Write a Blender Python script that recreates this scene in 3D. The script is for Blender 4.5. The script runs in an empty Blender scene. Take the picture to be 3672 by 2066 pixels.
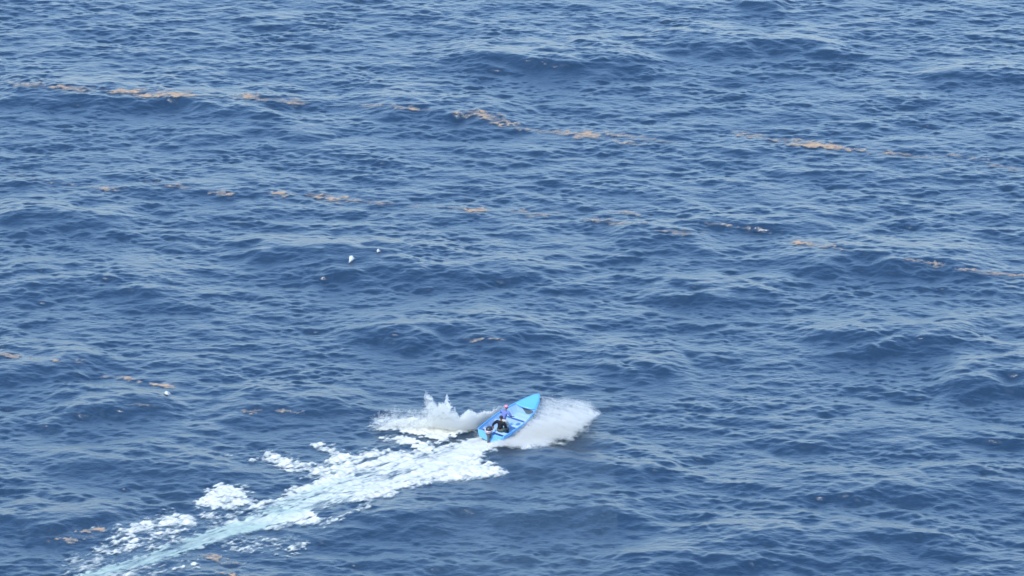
import bpy, bmesh, math, random
import numpy as np
from mathutils import Vector, Matrix, Euler

SC = bpy.context.scene
COL = SC.collection
R = math.radians

# ------------------------------------------------------------------ camera
CAM_H = 96.7
PITCH = R(18.5)
HFOV = R(10.5)
cd = bpy.data.cameras.new('camera')
cam = bpy.data.objects.new('camera', cd)
COL.objects.link(cam)
cam.location = (0, 0, CAM_H)
cam.rotation_euler = (math.pi / 2 - PITCH, 0, 0)
cd.sensor_width = 36
cd.angle = HFOV
cd.clip_start = 1.0
cd.clip_end = 30000
SC.camera = cam

# ------------------------------------------------------------------ world, sun, exposure
SUN_EL, SUN_AZ = R(50), R(215)      # azimuth clockwise from +Y: behind the camera, to its left
w = bpy.data.worlds.new('World')
SC.world = w
w.use_nodes = True
nt = w.node_tree
bg = nt.nodes['Background']
sky = nt.nodes.new('ShaderNodeTexSky')
sky.sky_type = 'NISHITA'
sky.sun_disc = False
sky.sun_elevation = SUN_EL
sky.sun_rotation = SUN_AZ
sky.altitude = 0
sky.air_density = 1.5
sky.dust_density = 0.0
sky.ozone_density = 4.0
tint = nt.nodes.new('ShaderNodeMix'); tint.data_type = 'RGBA'; tint.blend_type = 'MULTIPLY'
tint.inputs[0].default_value = 1.0; tint.inputs[7].default_value = (0.88, 0.985, 1.18, 1)
nt.links.new(sky.outputs[0], tint.inputs[6]); nt.links.new(tint.outputs[2], bg.inputs[0])
bg.inputs[1].default_value = 0.15
sl = bpy.data.lights.new('sun', 'SUN')
sl.energy = 2.0
sl.angle = R(0.6)
sl.color = (1.0, 0.93, 0.82)
sun = bpy.data.objects.new('sun', sl)
COL.objects.link(sun)
sd = Vector((math.sin(SUN_AZ) * math.cos(SUN_EL), math.cos(SUN_AZ) * math.cos(SUN_EL), math.sin(SUN_EL)))
sun.rotation_euler = sd.to_track_quat('Z', 'Y').to_euler()
sun.location = (-60, 200, 120)
SC.view_settings.view_transform = 'Standard'
SC.view_settings.look = 'None'
SC.view_settings.exposure = 1.36
SC.view_settings.gamma = 1.0
SC.render.engine = 'CYCLES'
SC.cycles.use_denoising = True
SC.cycles.max_bounces = 12
SC.cycles.diffuse_bounces = 10
SC.cycles.transmission_bounces = 10
SC.cycles.transparent_max_bounces = 12
SC.cycles.caustics_reflective = False
SC.cycles.caustics_refractive = False

# ------------------------------------------------------------------ camera geometry (photo pixels <-> world)
FPX = 1836 / math.tan(HFOV / 2)
FW = np.array([0, math.cos(PITCH), -math.sin(PITCH)])
UP = np.array([0, math.sin(PITCH), math.cos(PITCH)])

def to_px(x, y, z):
    dz = z - CAM_H
    d = y * FW[1] + dz * FW[2]
    return 1836 + FPX * x / d, 1033 - FPX * (y * UP[1] + dz * UP[2]) / d

def at_z(px, py, z=0.0):
    """the point of height z that stands under a photo pixel"""
    u = (np.asarray(px, float) - 1836) / FPX
    v = (1033 - np.asarray(py, float)) / FPX
    dy = FW[1] + v * UP[1]
    dz = FW[2] + v * UP[2]
    t = (z - CAM_H) / dz
    return u * t, dy * t, np.asarray(z, float) + 0 * t

def at_y(px, py, Y):
    u = (np.asarray(px, float) - 1836) / FPX
    v = (1033 - np.asarray(py, float)) / FPX
    dy = FW[1] + v * UP[1]
    dz = FW[2] + v * UP[2]
    t = Y / dy
    return u * t, Y + 0 * t, CAM_H + dz * t

def smooth(a, b, x):
    t = np.clip((x - a) / (b - a), 0, 1)
    return t * t * (3 - 2 * t)

# ------------------------------------------------------------------ helpers
def tag(o, label=None, cat=None, group=None, kind=None):
    if label: o['label'] = label
    if cat: o['category'] = cat
    if group: o['group'] = group
    if kind: o['kind'] = kind
    return o

def mesh_obj(name, me, mats, parent=None, smooth_shade=True):
    o = bpy.data.objects.new(name, me)
    COL.objects.link(o)
    for m in (mats if isinstance(mats, (list, tuple)) else [mats]):
        me.materials.append(m)
    if smooth_shade:
        me.polygons.foreach_set('use_smooth', np.ones(len(me.polygons), bool))
    if parent: o.parent = parent
    return o

def mesh_np(name, co, faces):
    """faces: (n,k) array of equal sized polygons"""
    me = bpy.data.meshes.new(name)
    n, k = faces.shape
    me.vertices.add(len(co)); me.vertices.foreach_set('co', np.ascontiguousarray(co, np.float32).ravel())
    me.loops.add(n * k); me.loops.foreach_set('vertex_index', np.ascontiguousarray(faces, np.int32).ravel())
    me.polygons.add(n)
    me.polygons.foreach_set('loop_start', np.arange(0, n * k, k, dtype=np.int32))
    me.update(calc_edges=True)
    return me

def new_mat(name):
    m = bpy.data.materials.new(name); m.use_nodes = True
    t = m.node_tree
    return m, t, t.nodes['Principled BSDF'], t.nodes['Material Output']

def set_in(b, **kw):
    for k, v in kw.items():
        b.inputs[k.replace('_', ' ')].default_value = v

def rgb(r, g, b): return (r, g, b, 1)

def plain(name, c, rough=0.6, vary=0.12, scale=9.0, spec=0.4, bump=0.0):
    m, t, b, o = new_mat(name)
    set_in(b, Roughness=rough)
    b.inputs['Specular IOR Level'].default_value = spec
    n = t.nodes.new('ShaderNodeTexNoise'); n.inputs['Scale'].default_value = scale; n.inputs['Detail'].default_value = 5
    tc = t.nodes.new('ShaderNodeTexCoord'); t.links.new(tc.outputs['Object'], n.inputs['Vector'])
    mx = t.nodes.new('ShaderNodeMix'); mx.data_type = 'RGBA'
    mx.inputs[6].default_value = rgb(*[v * (1 - vary) for v in c]); mx.inputs[7].default_value = rgb(*[min(1, v * (1 + vary)) for v in c])
    t.links.new(n.outputs['Fac'], mx.inputs[0]); t.links.new(mx.outputs[2], b.inputs['Base Color'])
    if bump:
        bp = t.nodes.new('ShaderNodeBump'); bp.inputs['Strength'].default_value = bump; bp.inputs['Distance'].default_value = 0.02
        t.links.new(n.outputs['Fac'], bp.inputs['Height']); t.links.new(bp.outputs[0], b.inputs['Normal'])
    return m

# ------------------------------------------------------------------ wave field
rng = np.random.default_rng(11)
N, L = 2048, 160.0
kx1 = np.fft.fftfreq(N, L / N) * 2 * np.pi
KX, KY = np.meshgrid(kx1, kx1)          # field[row=y, col=x]
K = np.hypot(KX, KY); K[0, 0] = 1e-6

def spectral(psd, seed):
    g = np.random.default_rng(seed)
    n = np.fft.fft2(g.standard_normal((N, N)))
    return n * np.sqrt(psd)

def waves():
    kp = 2 * np.pi / 6.0
    kc = 2 * np.pi / 0.22
    th = np.arctan2(KY, KX)
    main = R(-97)
    dth = np.abs(np.cos(th - main))
    D = 0.12 + dth ** 3.0
    D2 = 0.12 + dth ** 2.4
    mixk = smooth(0.7, 6.0, K)
    S = K ** -3.3 * np.exp(-(kp / K) ** 2) * np.exp(-(K / kc) ** 2) * (D * (1 - mixk) + D2 * mixk)
    S[0, 0] = 0
    H = spectral(S, 5)
    h = np.fft.ifft2(H).real
    gx = np.fft.ifft2(1j * KX * H).real; gy = np.fft.ifft2(1j * KY * H).real
    s = math.sqrt(SLOPE_VAR / (gx.var() + gy.var()))
    dx = np.fft.ifft2(-1j * KX / K * H).real
    dy = np.fft.ifft2(-1j * KY / K * H).real
    hs = np.fft.ifft2(H * smooth(0.6, 2.0, K)).real
    return h * s, dx * s, dy * s, hs * s

SLOPE_VAR = 0.034
CHOP = 0.15
LEAN = 1.0          # wind pushes the small crests over toward the camera
WH, WDX, WDY, WHS = waves()

def noise_field(lmax, lmin, beta, seed, stretch=1.0):
    kk = np.hypot(KX * stretch, KY); kk[0, 0] = 1e-6
    S = kk ** (-beta) * np.exp(-((2 * np.pi / lmax) / kk) ** 4) * np.exp(-(kk * lmin / (2 * np.pi)) ** 2)
    f = np.fft.ifft2(spectral(S, seed)).real
    return (f - f.mean()) / f.std()

def samp(F, x, y):
    u = (x / L * N) % N; v = (y / L * N) % N
    i = np.floor(u).astype(int); j = np.floor(v).astype(int)
    a = u - i; b = v - j
    i %= N; j %= N
    i1 = (i + 1) % N; j1 = (j + 1) % N
    return (F[j, i] * (1 - a) + F[j, i1] * a) * (1 - b) + (F[j1, i] * (1 - a) + F[j1, i1] * a) * b

NZ_BIG = noise_field(6, 1.0, 2.0, 21)
NZ_MID = noise_field(1.6, 0.2, 2.2, 22)
NZ_FINE = noise_field(0.6, 0.12, 2.0, 23)
NZ_STREAK = noise_field(3.0, 0.12, 2.4, 24, stretch=3.0)

# long swells, each a crest line on the sea: x0,y0,x1,y1 (photo px of its camera-facing slope), height, half width
S2 = 3672 / 2575.0
SWELLS = [
    (-40, 268, 330, 262, .42, 2.6), (330, 268, 720, 300, .38, 2.4), (930, 285, 1300, 310, .40, 2.4),
    (1120, 170, 1640, 175, .50, 2.6), (1640, 118, 2110, 138, .42, 2.2), (1850, 12, 1980, 18, .30, 1.8),
    (2350, 200, 2600, 205, .30, 2.2), (0, 560, 330, 588, .42, 2.2), (-20, 730, 460, 752, .34, 2.4),
    (600, 645, 1010, 655, .32, 1.8), (760, 690, 1420, 712, .40, 2.4), (1540, 625, 1800, 640, .32, 2.2),
    (1980, 678, 2500, 690, .48, 2.4), (880, 860, 1400, 862, .46, 2.3), (1640, 742, 1980, 760, .26, 2.0),
    (2030, 870, 2480, 866, .48, 2.2), (2380, 985, 2640, 965, .50, 2.2), (-60, 945, 220, 950, .36, 2.0),
    (130, 1050, 420, 1035, .32, 1.8), (560, 1050, 900, 1035, .30, 1.8), (1500, 930, 1720, 945, .28, 1.8),
    (1270, 1190, 1720, 1215, .36, 1.8), (820, 1330, 1660, 1310, .40, 2.2), (1900, 1255, 2620, 1250, .34, 2.2),
    (1760, 1370, 2420, 1390, .36, 2.2), (1560, 1446, 2020, 1440, .36, 1.8), (-40, 1340, 330, 1320, .34, 1.8),
    (250, 480, 700, 500, .16, 1.8), (1900, 1120, 2560, 1130, .24, 2.0), (420, 355, 800, 350, .20, 1.8),
    (1700, 560, 2100, 575, .18, 1.8), (100, 1190, 600, 1200, .26, 1.8),
]
SW = []
for (x0, y0, x1, y1, a, s) in SWELLS:
    (X0, X1), (Y0, Y1), _ = at_z([x0 * S2, x1 * S2], [y0 * S2, y1 * S2], 0.0)
    SW.append((X0, Y0 + s * 0.75, X1, Y1 + s * 0.75, a, s))

# boat pose
BOAT_YAW = R(58)
BOAT_PITCH = R(3.5)
BX, BY, _ = at_z(1757, 1585, -0.05)       # transom foot
BX, BY = float(BX), float(BY)
BDIR = np.array([math.cos(BOAT_YAW), math.sin(BOAT_YAW)])
BLEN = 5.5
BOAT_Z = -0.05
BOAT_HEEL = R(6)
DECK_X = 3.75
STEER_Y = -.20
STAND_X, STAND_Y = 1.12, -.06
DEBUG = False
def SHADE_OUTLINE(bw, cw, bz, fz):
    return [(.18, bz - .04), (-bw + .05, bz - .04), (-bw + .08, bz - .16), (-cw + .04, fz + .08), (-.12, fz + .06)]

def surf(u, v, spacing=None):
    fade = 1.0 if spacing is None else np.exp(-np.clip(spacing - 0.2, 0, None) / 2.0)
    x = u + CHOP * samp(WDX, u, v) * fade
    y = v + (CHOP * samp(WDY, u, v) - LEAN * samp(WHS, u, v)) * fade
    z = samp(WH, u, v) * fade
    gust = 0.26 * samp(NZ_BIG, u * 0.45 + 11, v * 0.45) * fade
    z = z + gust * samp(WHS, u, v)
    reg = (np.abs(u) < 60) & (v > 225) & (v < 385)
    if reg.any():
        ur, vr = u[reg], v[reg]
        wob = samp(NZ_BIG, ur * 0.5, vr * 0.5)
        zz = np.zeros_like(ur)
        for (X0, Y0, X1, Y1, a, s) in SW:
            t = (ur - X0) / (X1 - X0)
            yc = Y0 + t * (Y1 - Y0) + 0.5 * wob
            d = (vr - yc) / s
            m = np.exp(-np.where(d < 0, (d * 1.15) ** 2, (d * 0.62) ** 2)) * smooth(-0.18, 0.22, t) * smooth(1.18, 0.78, t)
            zz += a * m
        # the boat presses a flat trough into the sea
        rx, ry = ur - BX, vr - BY
        al = rx * BDIR[0] + ry * BDIR[1]; ac = -rx * BDIR[1] + ry * BDIR[0]
        flat = smooth(2.6, 1.1, np.abs(ac)) * smooth(-2.0, -0.2, al) * smooth(7.5, 5.5, al)
        zr = z[reg] + zz - 0.12
        behind = smooth(1.5, 0.4, np.abs(ac)) * smooth(-26, -1, al) * (al < 0.2)
        zr = zr * (1 - 0.85 * flat) - 0.08 * flat
        zr = zr * (1 - 0.35 * behind)
        z[reg] = zr
    return x, y, z

# ------------------------------------------------------------------ sea
def graded(a, b, step, lo, hi, g=1.12):
    c = np.arange(a, b + step / 2, step)
    out = []; s = step; p = a
    while p > lo: s *= g; p -= s; out.append(p)
    left = out[::-1]; out = []; s = step; p = c[-1]
    while p < hi: s *= g; p += s; out.append(p)
    return np.array(left + list(c) + out)

gx = graded(-37, 37, 0.08, -9000, 9000)
gy = graded(239, 358, 0.095, -2500, 16000)
U, V = np.meshgrid(gx, gy)
spx = np.gradient(gx)[None, :]; spy = np.gradient(gy)[:, None]
X, Y, Z = surf(U, V, np.maximum(spx, spy) + 0 * U)
nx, ny = len(gx), len(gy)
idx = np.arange(nx * ny).reshape(ny, nx)
F = np.stack([idx[:-1, :-1], idx[:-1, 1:], idx[1:, 1:], idx[1:, :-1]], -1).reshape(-1, 4)
sea_me = mesh_np('sea', np.stack([X, Y, Z], -1).reshape(-1, 3), F)

m_sea, t, b, out = new_mat('sea_water')
set_in(b, Roughness=0.29, IOR=1.62)
tc = t.nodes.new('ShaderNodeTexCoord')
mp = t.nodes.new('ShaderNodeMapping'); mp.inputs['Scale'].default_value = (0.55, 1.0, 1.0)
t.links.new(tc.outputs['Object'], mp.inputs['Vector'])
n1 = t.nodes.new('ShaderNodeTexNoise'); n1.inputs['Scale'].default_value = 3.0; n1.inputs['Detail'].default_value = 5; n1.inputs['Roughness'].default_value = 0.6
t.links.new(mp.outputs[0], n1.inputs['Vector'])
bp = t.nodes.new('ShaderNodeBump'); bp.inputs['Strength'].default_value = 0.8; bp.inputs['Distance'].default_value = 0.09
t.links.new(n1.outputs['Fac'], bp.inputs['Height']); t.links.new(bp.outputs[0], b.inputs['Normal'])
n2 = t.nodes.new('ShaderNodeTexNoise'); n2.inputs['Scale'].default_value = 0.05; n2.inputs['Detail'].default_value = 3
t.links.new(tc.outputs['Object'], n2.inputs['Vector'])
mx = t.nodes.new('ShaderNodeMix'); mx.data_type = 'RGBA'
mx.inputs[6].default_value = rgb(0.003, 0.015, 0.030); mx.inputs[7].default_value = rgb(0.004, 0.019, 0.036)
t.links.new(n2.outputs['Fac'], mx.inputs[0]); t.links.new(mx.outputs[2], b.inputs['Base Color'])
sea = mesh_obj('sea_water', sea_me, m_sea)
tag(sea, 'deep blue choppy open sea with short ripples over long swells', 'sea', kind='structure')

# ------------------------------------------------------------------ floating sheets (foam, seaweed) that ride on the waves
def sdf(px, py, poly):
    """signed distance in px, positive inside (y stretched so that a px up counts like the metres it spans)"""
    P = np.array(poly, float); ys = 2.2
    x = px; y = py * ys
    d2 = np.full(px.shape, 1e12); ins = np.zeros(px.shape, bool)
    n = len(P)
    for i in range(n):
        ax, ay = P[i, 0], P[i, 1] * ys; bx, by = P[(i + 1) % n, 0], P[(i + 1) % n, 1] * ys
        ex, ey = bx - ax, by - ay
        tt = np.clip(((x - ax) * ex + (y - ay) * ey) / (ex * ex + ey * ey + 1e-9), 0, 1)
        d2 = np.minimum(d2, (x - ax - tt * ex) ** 2 + (y - ay - tt * ey) ** 2)
        c = (ay > y) != (by > y)
        with np.errstate(divide='ignore', invalid='ignore'):
            ins ^= c & (x < (bx - ax) * (y - ay) / (by - ay + 1e-12) + ax)
    d = np.sqrt(d2)
    return np.where(ins, d, -d)

def stroke(px, py, pts, ys=2.2):
    """pts: (x, y, halfwidth, strength) along a line; returns soft density"""
    out_ = np.zeros(px.shape)
    for (ax, ay, wa, sa), (bx, by, wb, sb) in zip(pts[:-1], pts[1:]):
        ex, ey = bx - ax, (by - ay) * ys
        tt = np.clip(((px - ax) * ex + (py - ay) * ys * ey) / (ex * ex + ey * ey + 1e-9), 0, 1)
        d = np.hypot(px - ax - tt * ex, (py - ay) * ys - tt * ey)
        ww = wa + (wb - wa) * tt
        out_ = np.maximum(out_, (sa + (sb - sa) * tt) * smooth(1.25, 0.55, d / ww))
    return out_

def sheet(name, box_px, step, density, lift, mat, cut=0.04, extra=None):
    """a sheet of stuff lying on the water wherever density > cut"""
    x0, y0, x1, y1 = box_px
    ax, ay, _ = at_z([x0, x1, x0, x1], [y1, y1, y0, y0], 0)
    us = np.arange(ax.min() - 0.5, ax.max() + 0.5, step[0]); vs = np.arange(ay.min() - 0.8, ay.max() + 0.8, step[1])
    u, v = np.meshgrid(us, vs)
    x, y, z = surf(u, v)
    px, py = to_px(x, y, z)
    d = density(px, py, u, v)
    dz = lift(px, py, u, v, d)
    n_y, n_x = u.shape
    ii = np.arange(n_x * n_y).reshape(n_y, n_x)
    f = np.stack([ii[:-1, :-1], ii[:-1, 1:], ii[1:, 1:], ii[1:, :-1]], -1).reshape(-1, 4)
    dm = d.ravel()[f].max(1)
    f = f[dm > cut]
    used = np.unique(f); rm = np.full(n_x * n_y, -1); rm[used] = np.arange(len(used))
    co = np.stack([x, y, z + dz], -1).reshape(-1, 3)[used]
    me = mesh_np(name, co, rm[f])
    at = me.attributes.new('cover', 'FLOAT', 'POINT'); at.data.foreach_set('value', d.ravel()[used].astype(np.float32))
    if extra is not None:
        e = extra(px, py, u, v).ravel()[used].astype(np.float32)
        at = me.attributes.new('aerated', 'FLOAT', 'POINT'); at.data.foreach_set('value', e)
    return mesh_obj(name, me, mat)

def sheet_mat(name, ca, cb, scale, rough, lo, hi, aer=None, thin=None):
    m, t, b, out = new_mat(name)
    set_in(b, Roughness=rough); b.inputs['Specular IOR Level'].default_value = 0.2
    tc = t.nodes.new('ShaderNodeTexCoord')
    mp = t.nodes.new('ShaderNodeMapping'); mp.inputs['Scale'].default_value = (0.7, 1, 1)
    t.links.new(tc.outputs['Object'], mp.inputs['Vector'])
    n = t.nodes.new('ShaderNodeTexNoise'); n.inputs['Scale'].default_value = scale; n.inputs['Detail'].default_value = 6; n.inputs['Roughness'].default_value = 0.65
    t.links.new(mp.outputs[0], n.inputs['Vector'])
    mx = t.nodes.new('ShaderNodeMix'); mx.data_type = 'RGBA'
    mx.inputs[6].default_value = rgb(*ca); mx.inputs[7].default_value = rgb(*cb)
    t.links.new(n.outputs['Fac'], mx.inputs[0])
    colr = mx.outputs[2]
    if aer:
        a2 = t.nodes.new('ShaderNodeAttribute'); a2.attribute_name = 'aerated'
        m2 = t.nodes.new('ShaderNodeMix'); m2.data_type = 'RGBA'; m2.inputs[7].default_value = rgb(*aer)
        t.links.new(a2.outputs['Fac'], m2.inputs[0]); t.links.new(colr, m2.inputs[6]); colr = m2.outputs[2]
    at = t.nodes.new('ShaderNodeAttribute'); at.attribute_name = 'cover'
    if thin:
        m3 = t.nodes.new('ShaderNodeMix'); m3.data_type = 'RGBA'; m3.inputs[6].default_value = rgb(*thin)
        r3 = t.nodes.new('ShaderNodeMapRange'); r3.interpolation_type = 'SMOOTHSTEP'; r3.inputs['From Min'].default_value = 0.15; r3.inputs['From Max'].default_value = 1.2
        t.links.new(at.outputs['Fac'], r3.inputs['Value']); t.links.new(r3.outputs[0], m3.inputs[0]); t.links.new(colr, m3.inputs[7]); colr = m3.outputs[2]
    t.links.new(colr, b.inputs['Base Color'])
    # opacity = smoothstep(density + (noise-.5)*k)
    ma = t.nodes.new('ShaderNodeMath'); ma.operation = 'MULTIPLY_ADD'; ma.inputs[1].default_value = 0.55; ma.inputs[2].default_value = -0.275
    t.links.new(n.outputs['Fac'], ma.inputs[0])
    ad = t.nodes.new('ShaderNodeMath'); ad.operation = 'ADD'
    t.links.new(ma.outputs[0], ad.inputs[0]); t.links.new(at.outputs['Fac'], ad.inputs[1])
    mr = t.nodes.new('ShaderNodeMapRange'); mr.interpolation_type = 'SMOOTHSTEP'
    mr.inputs['From Min'].default_value = lo; mr.inputs['From Max'].default_value = hi
    t.links.new(ad.outputs[0], mr.inputs['Value']); t.links.new(mr.outputs[0], b.inputs['Alpha'])
    bp = t.nodes.new('ShaderNodeBump'); bp.inputs['Strength'].default_value = 0.5; bp.inputs['Distance'].default_value = 0.04
    t.links.new(n.outputs['Fac'], bp.inputs['Height']); t.links.new(bp.outputs[0], b.inputs['Normal'])
    return m

m_foam = sheet_mat('sea_foam', (0.40, 0.39, 0.32), (0.56, 0.54, 0.44), 9.0, 0.8, 0.0, 1.08, aer=(0.28, 0.355, 0.29), thin=(0.18, 0.25, 0.28))
m_cap = sheet_mat('whitecap_foam', (0.40, 0.42, 0.40), (0.50, 0.50, 0.47), 6.0, 0.8, 0.15, 0.6)
m_weed = sheet_mat('golden_seaweed', (0.26, 0.15, 0.075), (0.43, 0.29, 0.17), 6.0, 0.75, 0.04, 1.22, thin=(0.30, 0.29, 0.25))

POLY = [   # polygon, strength, edge softness (px), lace (how much the noise eats holes)
    ([(1171,1640),(1193,1624),(1286,1634),(1364,1615),(1442,1622),(1540,1634),(1600,1612),(1660,1588),(1708,1565),(1830,1566),(1930,1572),(1985,1590),
      (1900,1606),(1825,1604),(1775,1606),(1735,1628),(1752,1645),(1762,1673),(1808,1697),(1760,1713),(1690,1717),(1580,1730),(1541,1730),(1535,1746),
      (1457,1757),(1410,1773),(1340,1788),(1300,1806),(1250,1800),(1180,1800),(1115,1825),(1130,1850),(1194,1853),(1185,1870),(1125,1887),(1050,1875),
      (950,1902),(850,1925),(840,1905),(930,1862),(1000,1818),(900,1830),(890,1800),(1040,1760),(1125,1722),(1180,1690)], 1.0, 26, .55),
    ([(1335,1538),(1420,1526),(1560,1533),(1700,1546),(1700,1556),(1630,1566),(1590,1592),(1572,1600),(1560,1580),(1480,1560),(1400,1546)], 1.25, 16, .2),
    ([(1370,1572),(1410,1560),(1490,1568),(1548,1590),(1560,1618),(1545,1636),(1480,1626),(1478,1600),(1400,1588)], 1.15, 16, .3),
    ([(715,1800),(735,1768),(775,1744),(850,1744),(880,1765),(888,1800),(860,1812),(790,1818),(740,1822)], 1.05, 16, .35),
    ([(916,1652),(950,1618),(985,1622),(1040,1631),(1020,1648),(1090,1652),(1138,1670),(1175,1660),(1185,1720),(1138,1714),(1060,1690),(985,1668)], .85, 18, .6),
    ([(1105,1605),(1125,1588),(1190,1590),(1228,1612),(1190,1640),(1160,1625)], .85, 14, .5),
    ([(378,1904),(506,1870),(634,1840),(690,1857),(677,1900),(634,1921),(677,1956),(591,1981),(463,1985),(357,1994),(327,1960),(391,1947)], .66, 26, 1.1),
    ([(430,1898),(506,1868),(600,1862),(634,1885),(560,1905),(470,1912)], .85, 18, .7),
    ([(600,1862),(634,1838),(672,1850),(690,1890),(640,1895)], .85, 16, .6),
    ([(715,1850),(800,1818),(900,1835),(1000,1840),(900,1890),(780,1915),(740,1880)], .62, 26, .9),
    ([(300,1990),(540,1975),(640,1990),(560,2070),(250,2070),(240,2030)], .40, 40, .7),
    ([(762,1945),(850,1925),(960,1935),(1070,1950),(1060,1985),(980,1975),(860,1985),(780,1975)], .50, 26, 1.2),
    ([(1020,1940),(1050,1925),(1072,1965),(1030,1970)], .8, 12, .8),
    ([(634,2008),(700,1995),(720,2035),(650,2045)], .55, 16, 1.0),
    ([(784,1629),(820,1625),(860,1634),(820,1637)], .7, 10, .5),
    ([(1335,1526),(1350,1506),(1400,1500),(1500,1505),(1570,1505),(1640,1500),(1700,1500),(1708,1548),(1560,1545),(1420,1540),(1350,1538)], 1.0, 20, .45),
    ([(1300,1806),(1314,1812),(1250,1845),(1190,1868),(1196,1852),(1270,1822)], .62, 10, .5),
    ([(1560,1500),(1640,1496),(1720,1490),(1800,1462),(1790,1490),(1712,1540),(1640,1545),(1560,1535)], .8, 14, .3),
    ([(1860,1560),(1960,1545),(2060,1540),(2090,1550),(2050,1572),(1985,1590),(1900,1590)], .6, 26, .7),
]
HOLES = [ # dark water showing through the foam
    ([(1622,1582),(1640,1562),(1700,1553),(1704,1564),(1668,1584),(1640,1592)], 1.3, 8),
    ([(1588,1588),(1622,1598),(1616,1606),(1590,1602)], 1.1, 6),
    ([(1545,1618),(1560,1596),(1582,1604),(1578,1628),(1548,1632)], 1.1, 8),
    ([(1350,1543),(1400,1542),(1480,1558),(1562,1577),(1560,1588),(1490,1575),(1410,1556)], 1.1, 8),
    ([(1112,1835),(1150,1818),(1275,1806),(1270,1825),(1195,1850),(1130,1852)], .9, 16),
    ([(900,1795),(950,1770),(1040,1775),(1000,1795),(930,1808)], .75, 14),
    ([(1265,1705),(1300,1690),(1370,1700),(1330,1718),(1280,1720)], .75, 14),
    ([(1770,1608),(1800,1606),(1850,1616),(1900,1624),(1840,1628),(1780,1622)], 1.2, 8),
    ([(1690,1640),(1740,1630),(1800,1650),(1780,1668),(1720,1660)], .25, 16),
]
JET = [(290,2075,38,1.0),(420,2038,42,1.0),(549,2003,46,1.0),(720,1938,54,1.0),(933,1872,66,1.0),(1100,1800,84,1.0),(1250,1750,84,1.0),(1400,1700,90,1.05),(1566,1652,75,1.1),(1660,1612,62,1.15),(1750,1580,55,1.15)]

def foam_density(px, py, u, v):
    wx = px + 13 * samp(NZ_MID, u, v) + 14 * samp(NZ_BIG, u + 31, v)
    wy = py + 3.6 * samp(NZ_MID, u + 50, v + 9) + 3.5 * samp(NZ_BIG, u + 77, v + 40)
    d = np.zeros(px.shape)
    nm = samp(NZ_MID, u + 13, v + 71); nf = samp(NZ_FINE, u, v)
    for poly, s, soft, lace in POLY:
        q = s * smooth(-1.3 * soft, 1.2 * soft, sdf(wx, wy, poly))
        q = q - lace * (0.12 - 0.15 * nm - 0.15 * nf) * (q > 0)
        d = np.maximum(d, q)
    for poly, s, soft in HOLES:
        d = d - s * smooth(-0.8 * soft, soft, sdf(wx * .6 + px * .4, wy * .6 + py * .4, poly))
    # streaks running down the propeller jet
    ang = math.atan2(-1, -2.2)
    j = stroke(px + 12 * nm, py + 4.0 * samp(NZ_MID, u + 5, v) + 2.5 * samp(NZ_BIG, u + 5, v), JET)
    # streaks run along the wake axis
    ca, sa = math.cos(R(46)), math.sin(R(46))
    al, ac = u * ca + v * sa, -u * sa + v * ca
    st = samp(NZ_STREAK, ac * 0 + al * 0.9, ac * 2.2)
    s2 = samp(NZ_STREAK, al * 0.5 + 60, ac * 1.4)
    near = smooth(1350, 1700, px)
    d = d + 0.09 + 0.08 * near + (0.13 * st + 0.04 * nm + 0.12 * s2) * (d > 0.05) * (1 - 0.5 * near)
    d = np.maximum(d, j * (0.84 + (0.17 * st + 0.14 * s2) * (1 - 0.7 * near) * (1 - 0.5 * smooth(1000, 700, px))))
    d = d - 0.40 * smooth(0.6, 2.0, samp(NZ_MID, al * 0.35 + 40, ac)) * smooth(1650, 1350, px)
    return np.clip(d, 0, 1.3)

def aerated(px, py, u, v):
    j = stroke(px, py, JET)
    lim = smooth(1500, 700, px)
    st = samp(NZ_STREAK, u * 0.8 + v * 0.3, v * 0.8)
    return np.clip(0.04 + 0.95 * j * lim + 0.14 * st * (0.3 + lim), 0, 1) * smooth(0.1, 0.6, j + 0.25)

def foam_lift(px, py, u, v, d):
    n = 0.5 + 0.4 * samp(NZ_MID, u + 3, v + 8) + 0.15 * samp(NZ_FINE, u, v + 4)
    j = stroke(px, py, JET)
    return 0.014 + 0.08 * smooth(0.25, 1.0, d) * np.clip(n, 0, 2) * (1 - 0.7 * j)

wf = sheet('wake_foam', (200, 1440, 2160, 2110), (0.05, 0.07), foam_density, foam_lift, m_foam, 0.05, extra=aerated)
tag(wf, 'long white and pale turquoise foam wake churned up behind the blue boat', 'wake', kind='stuff')

# whitecaps: each its own patch
CAPS = [
    ([(1248,936),(1257,925),(1266,920),(1272,930),(1264,937),(1254,942)], 'brightest small whitecap breaking alone on the open sea left of centre'),
    ([(1350,908),(1356,899),(1368,900),(1364,910)], 'tiny white fleck of foam just right of the brightest whitecap'),
    ([(590,1418),(600,1408),(612,1414),(606,1420)], 'small whitecap among brown weed left of the boat wake'),
]
for poly, lab in CAPS:
    P = np.array(poly)
    bx = (P[:, 0].min() - 12, P[:, 1].min() - 10, P[:, 0].max() + 12, P[:, 1].max() + 10)
    o = sheet('whitecap', bx, (0.03, 0.04), lambda px, py, u, v, q=poly: np.clip(smooth(-6, 7, sdf(px + 4 * samp(NZ_FINE, u, v), py + 2 * samp(NZ_FINE, u + 9, v), q)) * 0.95 - 0.15 + 0.15 * samp(NZ_FINE, u, v), 0, 1.2),
              lambda px, py, u, v, d: 0.02 + 0.14 * smooth(0.2, 1, d), m_cap)
    tag(o, lab, 'whitecap', 'small whitecaps on the open sea', kind='stuff')

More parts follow.
